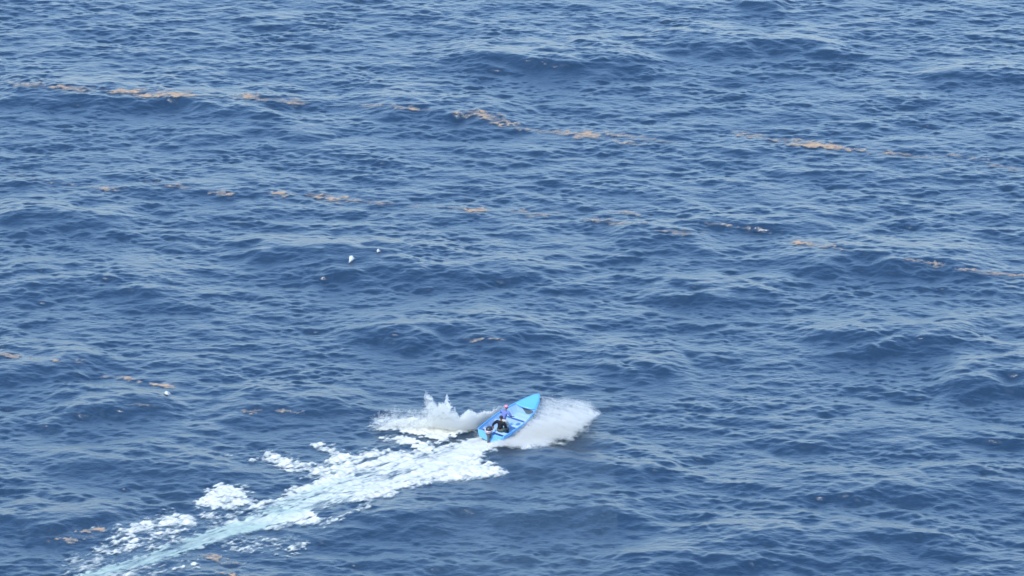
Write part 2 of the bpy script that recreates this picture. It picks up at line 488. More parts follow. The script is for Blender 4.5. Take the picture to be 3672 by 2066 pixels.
# seaweed drift lines: strokes of (x, y, halfwidth, strength) in photo px
def weed_density(strokes):
    def f(px, py, u, v):
        wx = px + 16 * samp(NZ_MID, u + 17, v) + 10 * samp(NZ_BIG, u, v + 3); wy = py + 3.0 * samp(NZ_MID, u, v + 33)
        d = np.zeros(px.shape)
        for s in strokes: d = np.maximum(d, stroke(wx, wy, [(a, b_, c, e if e > .4 else min(.5, e * 1.7)) for a, b_, c, e in s], 4.2))
        d = np.clip(d, 0, 1) ** 0.75
        return np.clip(d * (0.85 + 0.35 * samp(NZ_STREAK, u, v)) - 0.04 + 0.10 * samp(NZ_FINE, u + 1, v) * (d > 0.01), 0, 1.1)
    return f
def weed_lift(px, py, u, v, d): return 0.018 + 0.03 * np.clip(d, 0, 1) * (1 + 0.4 * samp(NZ_FINE, u, v))
WEEDS = [
    ('brown seaweed drift line crossing the upper sea at left, with its largest orange clump', [
        [(40,300,20,.3),(130,308,34,.55)], [(200,312,26,.4),(290,322,40,.6),(330,325,20,.3)],
        [(395,330,24,.3),(470,330,46,.95),(540,336,60,1.0),(620,336,50,.9),(690,342,26,.5)],
        [(860,352,26,.5),(910,346,44,.8),(950,356,30,.5)], [(985,352,20,.4),(1020,362,40,.6),(1070,374,26,.6)],
        [(80,306,12,.15),(700,342,14,.2),(860,352,12,.2),(1400,384,14,.2)]]),
    ('thin tan seaweed line snaking from the upper centre of the sea', [
        [(1410,380,30,.5),(1450,384,36,.6),(1540,396,16,.35)], [(1640,400,22,.4),(1700,404,44,.8),(1760,420,40,.7),(1840,452,24,.4),(1885,466,26,.5)],
        [(1980,474,30,.6),(2060,480,46,.8),(2140,492,34,.5)], [(2170,476,20,.3),(2280,492,30,.5),(2400,512,22,.4)],
        [(1885,466,12,.3),(1980,474,12,.3)], [(2200,508,20,.4),(2290,520,26,.4)]]),
    ('orange seaweed streak in two clumps with a pale tail across the upper right sea', [
        [(2640,472,26,.5),(2690,484,44,.9),(2740,494,18,.5)], [(2790,506,28,.6),(2840,512,46,.9),(2890,520,36,.9),(2930,518,50,1.0),(3000,530,34,.9),(3090,542,22,.7)],
        [(3140,546,20,.5),(3220,556,30,.6),(3290,566,18,.5)], [(3290,566,12,.35),(3420,558,14,.4),(3500,568,14,.3),(3600,605,20,.35),(3672,618,22,.4)]]),
    ('middle seaweed drift line with scattered orange patches over the left half', [
        [(60,620,12,.25),(130,645,12,.25),(220,660,12,.25)], [(250,664,20,.35),(285,668,18,.4)], [(345,672,30,.6),(400,674,44,.8),(440,676,20,.4)],
        [(570,660,20,.4),(610,666,30,.5),(680,674,20,.4)], [(780,694,30,.4),(830,698,26,.35)],
        [(975,696,26,.6),(1010,698,36,.8),(1050,700,16,.4)], [(1100,698,24,.6),(1160,704,40,.9),(1220,722,40,.9),(1260,726,22,.5)], [(1310,722,26,.4),(1370,732,30,.5)],
        [(1370,732,10,.2),(1660,746,12,.25)]]),
    ('middle seaweed drift line of faint tan wisps running down toward the right edge', [
        [(1640,744,22,.5),(1700,756,44,.9),(1750,760,20,.5)], [(1820,764,30,.6),(1920,768,46,.7),(2010,766,24,.5)],
        [(2100,788,26,.4),(2180,796,40,.55),(2270,802,20,.3)], [(2220,760,20,.4),(2290,772,24,.4)], [(2380,828,26,.4),(2470,838,36,.5)],
        [(2520,800,22,.4),(2640,818,26,.5),(2740,834,20,.5)], [(2850,868,34,.8),(2910,876,22,.5),(3050,904,14,.3)],
        [(3260,928,14,.3),(3340,950,18,.45),(3420,962,14,.3)], [(3440,962,14,.3),(3540,980,30,.45),(3660,992,30,.45)]]),
    ('scattered brown weed patches left of the boat and above the wake', [
        [(10,1270,20,.5),(60,1278,30,.6)], [(140,1286,24,.5),(190,1292,14,.3)], [(250,1290,20,.5),(290,1302,14,.4)],
        [(385,1350,26,.7),(440,1356,30,.7),(500,1372,18,.4)], [(560,1378,28,.7),(630,1388,26,.6)], [(480,1452,24,.5),(520,1454,16,.5)],
        [(880,1476,26,.5),(920,1480,22,.5)], [(1010,1474,20,.3),(1050,1480,12,.3)]]),
    ('two small brown weed tufts on a dark swell face above the boat', [
        [(1680,1222,22,.5),(1720,1216,20,.6)], [(1760,1214,14,.5),(1790,1220,12,.5)]]),
    ('orange weed tangled in the foam at the lower left end of the wake', [
        [(300,1908,22,.8),(345,1900,34,.9),(385,1905,16,.6)], [(205,1935,20,.7),(250,1942,26,.6)], [(330,1925,30,.6),(380,1935,20,.5)]]),
    ('orange weed clumps with specks of foam below the wake at the bottom edge', [
        [(705,1990,24,.8),(745,2000,34,1.0),(800,2020,24,.7)], [(820,2018,20,.6),(870,2026,24,.5)], [(825,2058,24,.8),(860,2066,24,.7)]]),
]
for lab, st in WEEDS:
    q = np.array([p[:2] for s in st for p in s])
    bx = (q[:, 0].min() - 60, q[:, 1].min() - 22, q[:, 0].max() + 60, q[:, 1].max() + 22)
    o = sheet('floating_seaweed', bx, (0.07, 0.09), weed_density(st), weed_lift, m_weed, 0.05)
    tag(o, lab, 'seaweed', 'lines of drifting seaweed', kind='stuff')

# ------------------------------------------------------------------ spray: a cloud of real droplets
m_drop, t, b, out = new_mat('spray_droplets')
set_in(b, Base_Color=rgb(0.96, 0.96, 0.92), Roughness=0.6)
b.inputs['Specular IOR Level'].default_value = 0.3
tr = t.nodes.new('ShaderNodeBsdfTranslucent'); tr.inputs[0].default_value = rgb(0.96, 0.96, 0.92)
ms = t.nodes.new('ShaderNodeMixShader'); ms.inputs[0].default_value = 0.5
t.links.new(b.outputs[0], ms.inputs[1]); t.links.new(tr.outputs[0], ms.inputs[2]); t.links.new(ms.outputs[0], out.inputs['Surface'])

TET = np.array([(1, 1, 1), (1, -1, -1), (-1, 1, -1), (-1, -1, 1)], float) / math.sqrt(3)
TF = np.array([(0, 1, 2), (0, 3, 1), (0, 2, 3), (1, 3, 2)])
def droplets(name, pos, rad, seed):
    g = np.random.default_rng(seed)
    n = len(pos)
    q = g.standard_normal((n, 4)); q /= np.linalg.norm(q, axis=1)[:, None]
    a, bb, c, d = q.T
    M = np.stack([1-2*(c*c+d*d), 2*(bb*c-a*d), 2*(bb*d+a*c), 2*(bb*c+a*d), 1-2*(bb*bb+d*d), 2*(c*d-a*bb), 2*(bb*d-a*c), 2*(c*d+a*bb), 1-2*(bb*bb+c*c)], -1).reshape(n, 3, 3)
    v = np.einsum('nij,kj->nki', M, TET) * rad[:, None, None] + pos[:, None, :]
    f = TF[None] + (np.arange(n) * 4)[:, None, None]
    return mesh_obj(name, mesh_np(name, v.reshape(-1, 3), f.reshape(-1, 3)), m_drop, smooth_shade=False)

def scatter_px(n, box, dens, g):
    """n px points distributed by dens(px,py) in 0..1"""
    out_x, out_y, tot = [], [], 0
    while tot < n:
        x = g.uniform(box[0], box[2], 60000); y = g.uniform(box[1], box[3], 60000)
        k = g.uniform(0, 1, 60000) < dens(x, y)
        out_x.append(x[k]); out_y.append(y[k]); tot += k.sum()
    return np.concatenate(out_x)[:n], np.concatenate(out_y)[:n]

def curve_y(pts):
    P = np.array(pts, float)
    return lambda x: np.interp(x, P[:, 0], P[:, 1])

# right hand fan thrown out from the starboard bow
g = np.random.default_rng(3)
FAN = [(1936,1422),(1975,1418),(2040,1430),(2113,1432),(2118,1455),(2150,1484),(2118,1510),(2106,1536),(2085,1548),(2066,1570),(2010,1574),(1980,1590),(1965,1612),(1905,1606),(1820,1603),(1765,1600),(1770,1574),(1815,1570),(1850,1545),(1885,1512),(1915,1478),(1930,1445)]
def fan_dens(x, y):
    wx = x + 5 * samp(NZ_BIG, x / 26, y / 16); wy = y + 3 * samp(NZ_BIG, x / 26 + 30, y / 16)
    s = sdf(wx, wy, FAN)
    core = smooth(1440, 1550, y + 0.12 * (x - 1936)) 
    streak = 0.5 + 0.5 * np.tanh(samp(NZ_MID, (x + 1.6 * y) / 200, (y - 0.35 * x) / 22))
    e = smooth(-12, 46, s)
    return np.clip(e * (0.13 + 0.87 * core) * (0.5 + 0.5 * streak), 0, 1)
nF = 200000
fx, fy = scatter_px(nF, (1750, 1400, 2170, 1630), fan_dens, g)
# height of the sheet grows away from the waterline, thins to nothing at the lower rim
top = 0.18 + 0.85 * smooth(1600, 1470, fy)
zz = g.uniform(0.02, 1, nF) ** 1.2 * top
x, y, z = at_z(fx, fy, zz)
rad = 0.006 + 0.009 * g.random(nF) ** 2
sp = droplets('bow_spray', np.stack([x, y, z], -1), rad, 4)
tag(sp, 'wide misty fan of white spray thrown off the right side of the boat', 'spray', kind='stuff')

# left hand splash: tall ragged plume beside the stern plus a low curtain
TOPC = curve_y([(1320,1512),(1335,1488),(1355,1476),(1385,1470),(1420,1462),(1445,1470),(1470,1464),(1500,1474),(1516,1462),(1520,1420),(1524,1396),(1530,1392),(1537,1412),(1546,1422),(1556,1444),(1568,1452),(1580,1446),(1594,1430),(1604,1422),(1612,1440),(1622,1464),(1640,1490),(1660,1490),(1678,1478),(1700,1478),(1725,1484),(1760,1474),(1800,1462),(1812,1458)])
BASEC = curve_y([(1320,1535),(1420,1528),(1560,1534),(1640,1544),(1706,1540),(1760,1504),(1812,1470)])
def spl_dens(x, y):
    wx = x + 3.5 * samp(NZ_MID, x / 40, y / 28)
    tp = TOPC(wx) + 4 * samp(NZ_MID, x / 30, y / 90 + 5)
    bs = BASEC(x)
    h = smooth(-6, 12 + 0 * x, y - tp) * smooth(4, -6, y - bs)
    left = smooth(1560, 1500, x)
    plume = np.exp(-((x - (1545 + 0.25 * (y - 1395) + 0)) / (9 + 0.22 * np.clip(y - 1395, 0, 200))) ** 2)
    plume2 = np.exp(-((x - (1606 + 0.18 * (y - 1425))) / (9 + 0.2 * np.clip(y - 1425, 0, 200))) ** 2)
    low = smooth(1480, 1528, y)
    fil = 0.5 + 0.5 * np.tanh(1.4 * samp(NZ_MID, x / 60, y / 60) + 1.0 * samp(NZ_FINE, x / 70, y / 50))
    d = h * (0.20 + 0.38 * low + 0.95 * plume + 0.75 * plume2) * (0.35 + 0.75 * fil)
    right = smooth(1625, 1680, x)
    d = d * (1 - 0.6 * left) + 0.75 * h * right + 0.18 * h * low
    d = d * smooth(1322, 1372, x + 8 * samp(NZ_MID, y / 20, x / 50))
    return np.clip(d, 0, 1)
nS = 130000
fx, fy = scatter_px(nS, (1310, 1380, 1815, 1550), spl_dens, g)
bx_, by_, _ = at_z(fx, BASEC(fx), 0.0)
yy = by_ + g.normal(0, 0.45, nS) * smooth(1800, 1650, fx) + 0.35
x, y, z = at_y(fx, fy, yy)
k = z > -0.1
rad = 0.006 + 0.009 * g.random(nS) ** 3
sp = droplets('splash', np.stack([x, y, z], -1)[k], rad[k], 6)
tag(sp, 'tall ragged white splash rising from the water left of the boat', 'spray', kind='stuff')

#@BOAT
# ------------------------------------------------------------------ the boat
BM = Matrix.Translation((BX, BY, BOAT_Z)) @ Matrix.Rotation(BOAT_YAW, 4, 'Z') @ Matrix.Rotation(-BOAT_PITCH, 4, 'Y') @ Matrix.Rotation(BOAT_HEEL, 4, 'X')

m_hull = plain('hull_blue_paint', (0.12, 0.34, 0.62), 0.35, 0.06, 3, 0.5)
m_rail = plain('gunwale_blue_paint', (0.07, 0.28, 0.58), 0.35, 0.06, 3, 0.5)
m_inner = plain('inside_pale_blue_paint', (0.25, 0.38, 0.54), 0.6, 0.10, 2.2, 0.3)
m_deck = plain('foredeck_sky_blue_paint', (0.09, 0.31, 0.62), 0.4, 0.05, 3, 0.5)
m_thw = plain('thwart_pale_blue_paint', (0.30, 0.43, 0.57), 0.5, 0.08, 3, 0.4)
m_shade = plain('painted_underdeck_shade', (0.09, 0.11, 0.11), 0.9, 0.2, 5, 0.1)  # dark colour stands in for the shade under the foredeck
m_black = plain('black_plastic', (0.02, 0.022, 0.026), 0.35, 0.2, 8)
m_grey = plain('grey_metal', (0.10, 0.11, 0.12), 0.4, 0.2, 8)
m_white = plain('white_cowling', (0.42, 0.36, 0.38), 0.3, 0.08, 8)
m_red = plain('red_sticker', (0.35, 0.06, 0.06), 0.4, 0.1, 8)
m_skin = plain('brown_skin', (0.16, 0.08, 0.05), 0.55, 0.1, 12)
m_hair = plain('black_hair', (0.012, 0.010, 0.010), 0.6, 0.3, 30)
m_blk = plain('black_cloth', (0.016, 0.018, 0.022), 0.9, 0.25, 14, 0.1, 0.4)
m_olv = plain('olive_grey_cloth', (0.075, 0.09, 0.075), 0.9, 0.2, 14, 0.1, 0.4)
m_vio = plain('violet_blue_cloth', (0.115, 0.15, 0.33), 0.9, 0.15, 14, 0.1, 0.4)
m_crm = plain('cream_cloth', (0.42, 0.42, 0.38), 0.9, 0.12, 14, 0.1, 0.4)
m_cap = plain('pink_red_cap', (0.55, 0.20, 0.26), 0.8, 0.15, 14, 0.1)
m_tank = plain('blue_plastic', (0.06, 0.14, 0.34), 0.4, 0.1, 8)
m_tankw = plain('white_plastic', (0.46, 0.50, 0.54), 0.4, 0.1, 8)
m_eye = plain('eye', (0.5, 0.5, 0.5), 0.3, 0.05, 8)

boat = bpy.data.objects.new('motor_boat', None); COL.objects.link(boat)
boat.matrix_world = BM @ Matrix.Diagonal((.83, .93, 1, 1))
tag(boat, 'open bright blue fishing skiff with pointed foredeck speeding away in its own spray', 'boat')

ST_X = np.array([0.0, .5, 1.2, 2.0, 2.8, 3.5, 4.1, 4.6, 5.0, 5.3, 5.5])
G_B = np.array([.80, .84, .88, .90, .86, .76, .62, .47, .31, .165, .03])
G_Z = np.array([.50, .51, .52, .55, .60, .66, .73, .80, .86, .91, .95])
C_B = np.array([.66, .70, .73, .73, .66, .53, .38, .25, .14, .06, .01])
C_Z = np.array([.12, .12, .12, .13, .16, .22, .30, .40, .51, .63, .80])
K_Z = np.array([.0, .0, .0, .0, .01, .04, .10, .19, .32, .50, .74])
XS = np.concatenate([np.linspace(0, 4, 21), np.linspace(4.15, 5.5, 12)])
def itp(A, x): return float(np.interp(x, ST_X, A))

def grid_mesh(name, rows, closed=False):
    rows = np.array(rows); a, c, _ = rows.shape
    ii = np.arange(a * c).reshape(a, c)
    f = np.stack([ii[:-1, :-1], ii[:-1, 1:], ii[1:, 1:], ii[1:, :-1]], -1).reshape(-1, 4)
    return mesh_np(name, rows.reshape(-1, 3), f)

def bm_obj(name, bm, mat, parent, sm=False, bev=0.0):
    bmesh.ops.recalc_face_normals(bm, faces=bm.faces)
    me = bpy.data.meshes.new(name); bm.to_mesh(me); bm.free()
    o = mesh_obj(name, me, mat, parent, smooth_shade=sm)
    if bev:
        md = o.modifiers.new('bevel', 'BEVEL'); md.width = bev; md.segments = 2
    return o

# hull: outer skin, transom, and thickness to the inside in one piece
rows = []
for x in XS:
    g, gz, c, cz, kz = itp(G_B, x), itp(G_Z, x), itp(C_B, x), itp(C_Z, x), itp(K_Z, x)
    half = [(g, gz), (g * .55 + c * .45 + .03 * g, gz * .5 + cz * .5), (c, cz), (c * .5, cz * .45 + kz * .55), (0, kz)]
    pts = [(x, yy, z) for yy, z in half] + [(x, -yy, z) for yy, z in half[:-1][::-1]]
    rows.append(pts)
hull_me = grid_mesh('hull', rows)
hull = mesh_obj('hull', hull_me, m_hull, boat)
md = hull.modifiers.new('solid', 'SOLIDIFY'); md.thickness = 0.035; md.offset = 0
# inner lining
rows = []
for x in XS[XS < 5.05]:
    g, gz, c, cz = itp(G_B, x) - .045, itp(G_Z, x) - .01, itp(C_B, x) - .05, itp(C_Z, x)
    fl = max(.17, cz + .05)
    half = [(g, gz), ((g + c) / 2 + .01, (gz + fl) / 2), (c, fl + .02), (c - .05, fl), (0, fl)]
    rows.append([(x + .05, yy, z) for yy, z in half] + [(x + .05, -yy, z) for yy, z in half[:-1][::-1]])
mesh_obj('lining', grid_mesh('lining', rows), m_inner, boat)
# transom board
def prism(poly, axis_from, axis_to):
    """poly of (y,z) extruded along x"""
    bm = bmesh.new()
    a = [bm.verts.new((axis_from, p[0], p[1])) for p in poly]; c = [bm.verts.new((axis_to, p[0], p[1])) for p in poly]
    bm.faces.new(a); bm.faces.new(c[::-1])
    for i in range(len(poly)):
        j = (i + 1) % len(poly); bm.faces.new((a[j], a[i], c[i], c[j]))
    return bm
tp = [(.78, .485), (.66, .12), (.33, .055), (0, .01), (-.33, .055), (-.66, .12), (-.78, .485), (-.25, .485), (-.2, .42), (.2, .42), (.25, .485)]
bm_obj('transom', prism(tp, -.03, .055), m_hull, boat, bev=.008)

def tube(pts, r, seg=8, closed=False):
    bm = bmesh.new(); rings = []
    n = len(pts); pts = [Vector(p) for p in pts]
    rr = r if isinstance(r, (list, tuple)) else [r] * n
    for i, p in enumerate(pts):
        d = (pts[min(i + 1, n - 1)] - pts[max(i - 1, 0)]).normalized()
        u = d.cross(Vector((0, 0, 1)));  u = u if u.length > .05 else d.cross(Vector((0, 1, 0))); u.normalize(); w_ = d.cross(u)
        rings.append([bm.verts.new(p + (u * math.cos(a) + w_ * math.sin(a)) * rr[i]) for a in [2 * math.pi * k / seg for k in range(seg)]])
    for i in range(n - 1):
        for k in range(seg):
            bm.faces.new((rings[i][k], rings[i][(k + 1) % seg], rings[i + 1][(k + 1) % seg], rings[i + 1][k]))
    bm.faces.new(rings[0][::-1]); bm.faces.new(rings[-1])
    return bm
# gunwale runs round both sides as one rail
gp = [(x, itp(G_B, x), itp(G_Z, x) + .01) for x in XS[:-1]] + [(5.52, 0, .955)] + [(x, -itp(G_B, x), itp(G_Z, x) + .01) for x in XS[:-1][::-1]]
bm_obj('gunwale', tube(gp, .038, 8), m_rail, boat, sm=True)

# foredeck with a scooped aft edge
rows = []
for k in range(15):
    s = k / 14
    row = []
    for j in range(13):
        t_ = -1 + 2 * j / 12
        xa = DECK_X + .22 * (1 - t_ * t_) * -1 + .22
        x = xa + (5.46 - xa) * s
        g_ = itp(G_B, x) - .02
        row.append((x, g_ * t_, itp(G_Z, x) + .012 + .05 * (1 - t_ * t_) * (1 - s)))
    rows.append(row)
dk = mesh_obj('foredeck', grid_mesh('foredeck', rows), m_deck, boat)
md = dk.modifiers.new('solid', 'SOLIDIFY'); md.thickness = 0.03; md.offset = -1
# bulkhead, with the shade under the deck painted as a dark panel on it
bx0 = DECK_X + .16
bz = itp(G_Z, bx0) - .0; bw = itp(G_B, bx0) - .05; fz = max(.17, itp(C_Z, bx0) + .05); cw = itp(C_B, bx0) - .05
bm_obj('bulkhead', prism([(bw, bz), (cw, fz - .03), (-cw, fz - .03), (-bw, bz)], bx0, bx0 + .025), m_inner, boat)
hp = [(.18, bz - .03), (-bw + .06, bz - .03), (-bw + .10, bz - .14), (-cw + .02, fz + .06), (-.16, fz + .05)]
hp = SHADE_OUTLINE(bw, cw, bz, fz)
bm_obj('underdeck_shade_panel', prism(hp, bx0 - .006, bx0 + .01), m_shade, boat)

# thwarts, floor battens
for x, wd in ((.62, .30), (1.95, .26), (3.05, .24)):
    hb = itp(G_B, x) - .09
    bm_obj('thwart', prism([(hb, .385), (hb, .42), (-hb, .42), (-hb, .385)], x - wd / 2, x + wd / 2), m_thw, boat, bev=.006)
for y in (-.3, -.1, .1, .3):
    bm_obj('floor_batten', prism([(y + .035, .172), (y + .035, .192), (y - .035, .192), (y - .035, .172)], .12, 3.4), m_thw, boat, bev=.004)
for x in (1.3, 2.55, 3.5):
    g_, c_ = itp(G_B, x) - .05, itp(C_B, x) - .05
    for s in (1, -1):
        q = [(g_ * s, itp(G_Z, x) - .03), ((g_ - .03) * s, itp(G_Z, x) - .03), ((c_ - .07) * s, .2), (c_ * s, .2)]
        bm_obj('rib', prism(q, x - .02, x + .02), m_inner, boat)

# outboard motor: part of the boat; leg, cowling, tiller, clamp, propeller
MY = .02
def lathe_blob(sections, seg=14):
    """sections: (z, cx, rx, ry) stacked rounded ovals"""
    bm = bmesh.new(); rings = []
    for z, cx, rx, ry in sections:
        rings.append([bm.verts.new((cx + rx * math.copysign(abs(math.cos(a)) ** .75, math.cos(a)), MY + ry * math.copysign(abs(math.sin(a)) ** .75, math.sin(a)), z)) for a in [2 * math.pi * k / seg for k in range(seg)]])
    for i in range(len(rings) - 1):
        for k in range(seg): bm.faces.new((rings[i][k], rings[i][(k + 1) % seg], rings[i + 1][(k + 1) % seg], rings[i + 1][k]))
    bm.faces.new(rings[0][::-1]); bm.faces.new(rings[-1])
    return bm
mo = bm_obj('outboard_motor', lathe_blob([(-.30, -.20, .10, .03), (-.12, -.19, .09, .04), (.1, -.18, .08, .05), (.34, -.18, .09, .07), (.50, -.18, .16, .13), (.56, -.18, .18, .14)]), m_grey, boat, sm=True)
bm_obj('cowling', lathe_blob([(.56, -.18, .20, .155), (.62, -.18, .22, .165), (.76, -.17, .22, .165), (.85, -.15, .20, .15), (.90, -.13, .13, .10)]), m_black, mo, sm=True)
bm_obj('cowling_decal', lathe_blob([(.60, -.19, .222, .168), (.66, -.19, .228, .172), (.74, -.185, .226, .171)]), m_white, mo, sm=True)
bm_obj('cowling_stripe', lathe_blob([(.68, -.188, .233, .176), (.70, -.188, .233, .176)]), m_red, mo, sm=True)
bm_obj('tiller', tube([(0.0, MY, .60), (.2, MY + .02, .64), (.45, MY + .03, .67)], [.025, .02, .024]), m_black, mo, sm=True)
bm_obj('clamp', prism([(MY + .12, .50), (MY + .12, .25), (MY - .12, .25), (MY - .12, .50)], -.075, -.035), m_grey, mo, bev=.01)
bm = bmesh.new()
for k in range(3):
    a = 2 * math.pi * k / 3
    c0 = Vector((-.31, MY, -.26)); d = Vector((0, math.cos(a), math.sin(a))); e = Vector((0, -math.sin(a), math.cos(a)))
    q = [c0 + d * .02 - e * .02 + Vector((.01, 0, 0)), c0 + d * .11 - e * .05 + Vector((.02, 0, 0)), c0 + d * .12 + e * .03 - Vector((.02, 0, 0)), c0 + d * .02 + e * .02 - Vector((.01, 0, 0))]
    f = bm.faces.new([bm.verts.new(p) for p in q])
r_ = bmesh.ops.extrude_face_region(bm, geom=bm.faces[:])
bmesh.ops.translate(bm, verts=[v for v in r_['geom'] if isinstance(v, bmesh.types.BMVert)], vec=(.012, 0, 0))
bm_obj('propeller', bm, m_grey, mo)

# ------------------------------------------------------------------ loose gear in the stern
def place(name, local, yaw, lab, cat, group=None):
    o = bpy.data.objects.new(name, None); COL.objects.link(o)
    o.matrix_world = BM @ Matrix.Translation(local) @ Matrix.Rotation(yaw, 4, 'Z')
    tag(o, lab, cat, group)
    return o
def rbox(x0, x1, y0, y1, z0, z1):
    return prism([(y1, z1), (y1, z0), (y0, z0), (y0, z1)], x0, x1)
can = place('jerry_can', (.30, .36, .19), .3, 'white and blue plastic fuel can standing beside the steersman near the motor', 'fuel can')
bm_obj('container', rbox(-.09, .09, -.14, .14, 0, .34), m_tankw, can, bev=.03)
bm_obj('handle', tube([(-.0, -.09, .33), (0, -.06, .40), (0, .06, .40), (0, .09, .33)], .014), m_tank, can, sm=True)
bm_obj('cap', tube([(.04, .11, .33), (.04, .12, .385)], .028, 10), m_tank, can, sm=True)
bm_obj('label_band', rbox(-.094, .094, -.10, .10, .10, .2), m_tank, can, bev=.004)
tk = place('fuel_tank', (.26, .04, .19), -.2, 'low dark blue fuel tank on the floor behind the motor transom', 'fuel tank')
bm_obj('container', rbox(-.12, .12, -.10, .10, 0, .22), m_tank, tk, bev=.03)
bm_obj('cap', tube([(0, 0, .215), (0, 0, .25)], .04, 10), m_tankw, tk, sm=True)
bm_obj('hose', tube([(.0, .06, .22), (-.1, .08, .26), (-.25, .05, .24), (-.36, .02, .30)], .010, 6), m_black, tk, sm=True)

# ------------------------------------------------------------------ people
def skin_obj(name, chains, mat, parent, sub=2):
    """chains: lists of (x, y, z, r); a point equal to an earlier one is shared, so limbs stay joined"""
    verts, rad, edges, key = [], [], [], {}
    for ch in chains:
        prev = None
        for (x, y, z, r) in ch:
            k = (round(x, 4), round(y, 4), round(z, 4))
            if k not in key:
                key[k] = len(verts); verts.append((x, y, z)); rad.append(r)
            i = key[k]
            if prev is not None and prev != i: edges.append((prev, i))
            prev = i
    me = bpy.data.meshes.new(name); me.from_pydata(verts, edges, [])
    o = bpy.data.objects.new(name, me); COL.objects.link(o); o.parent = parent
    md = o.modifiers.new('skin', 'SKIN'); md.use_smooth_shade = True; md.branch_smoothing = .6
    me.skin_vertices.new() if not me.skin_vertices else None
    for i, r in enumerate(rad):
        sv = me.skin_vertices[0].data[i]
        rr = r if isinstance(r, tuple) else (r, r)
        sv.radius = rr; sv.use_root = (i == 0)
    s = o.modifiers.new('sub', 'SUBSURF'); s.levels = sub; s.render_levels = sub
    me.materials.append(mat)
    return o

def hand(w, d, up, s=1.0, curl=.7, side=1):
    """palm and five fingers from the wrist w along d, curling toward -up; returns chains"""
    w = Vector(w); d = Vector(d).normalized(); up = Vector(up); up = (up - d * up.dot(d)).normalized(); lat = d.cross(up) * side
    palm = w + d * .05
    out_ = [[(*w, .026), (*palm, .030)]]
    for k, (off, ln) in enumerate(((-.030, .068), (-.010, .078), (.010, .072), (.029, .056))):
        b0 = palm + lat * off * .8 + d * .02; b1 = palm + lat * off * 1.1 + d * .045
        q1 = b1 + (d - up * curl * .5).normalized() * ln * .45
        q2 = q1 + (d * .5 - up * curl).normalized() * ln * .35
        q3 = q2 + (-up * curl + d * .05).normalized() * ln * .25
        out_.append([(*palm, .030), (*b0, .013), (*b1, .010), (*q1, .009), (*q2, .0085), (*q3, .007)])
    t0 = w + d * .03 - lat * .03; t1 = t0 - lat * .025 + d * .025 - up * .01; t2 = t1 + d * .028 - up * .02 * curl
    out_.append([(*palm, .030), (*t0, .014), (*t1, .011), (*t2, .009)])
    return out_

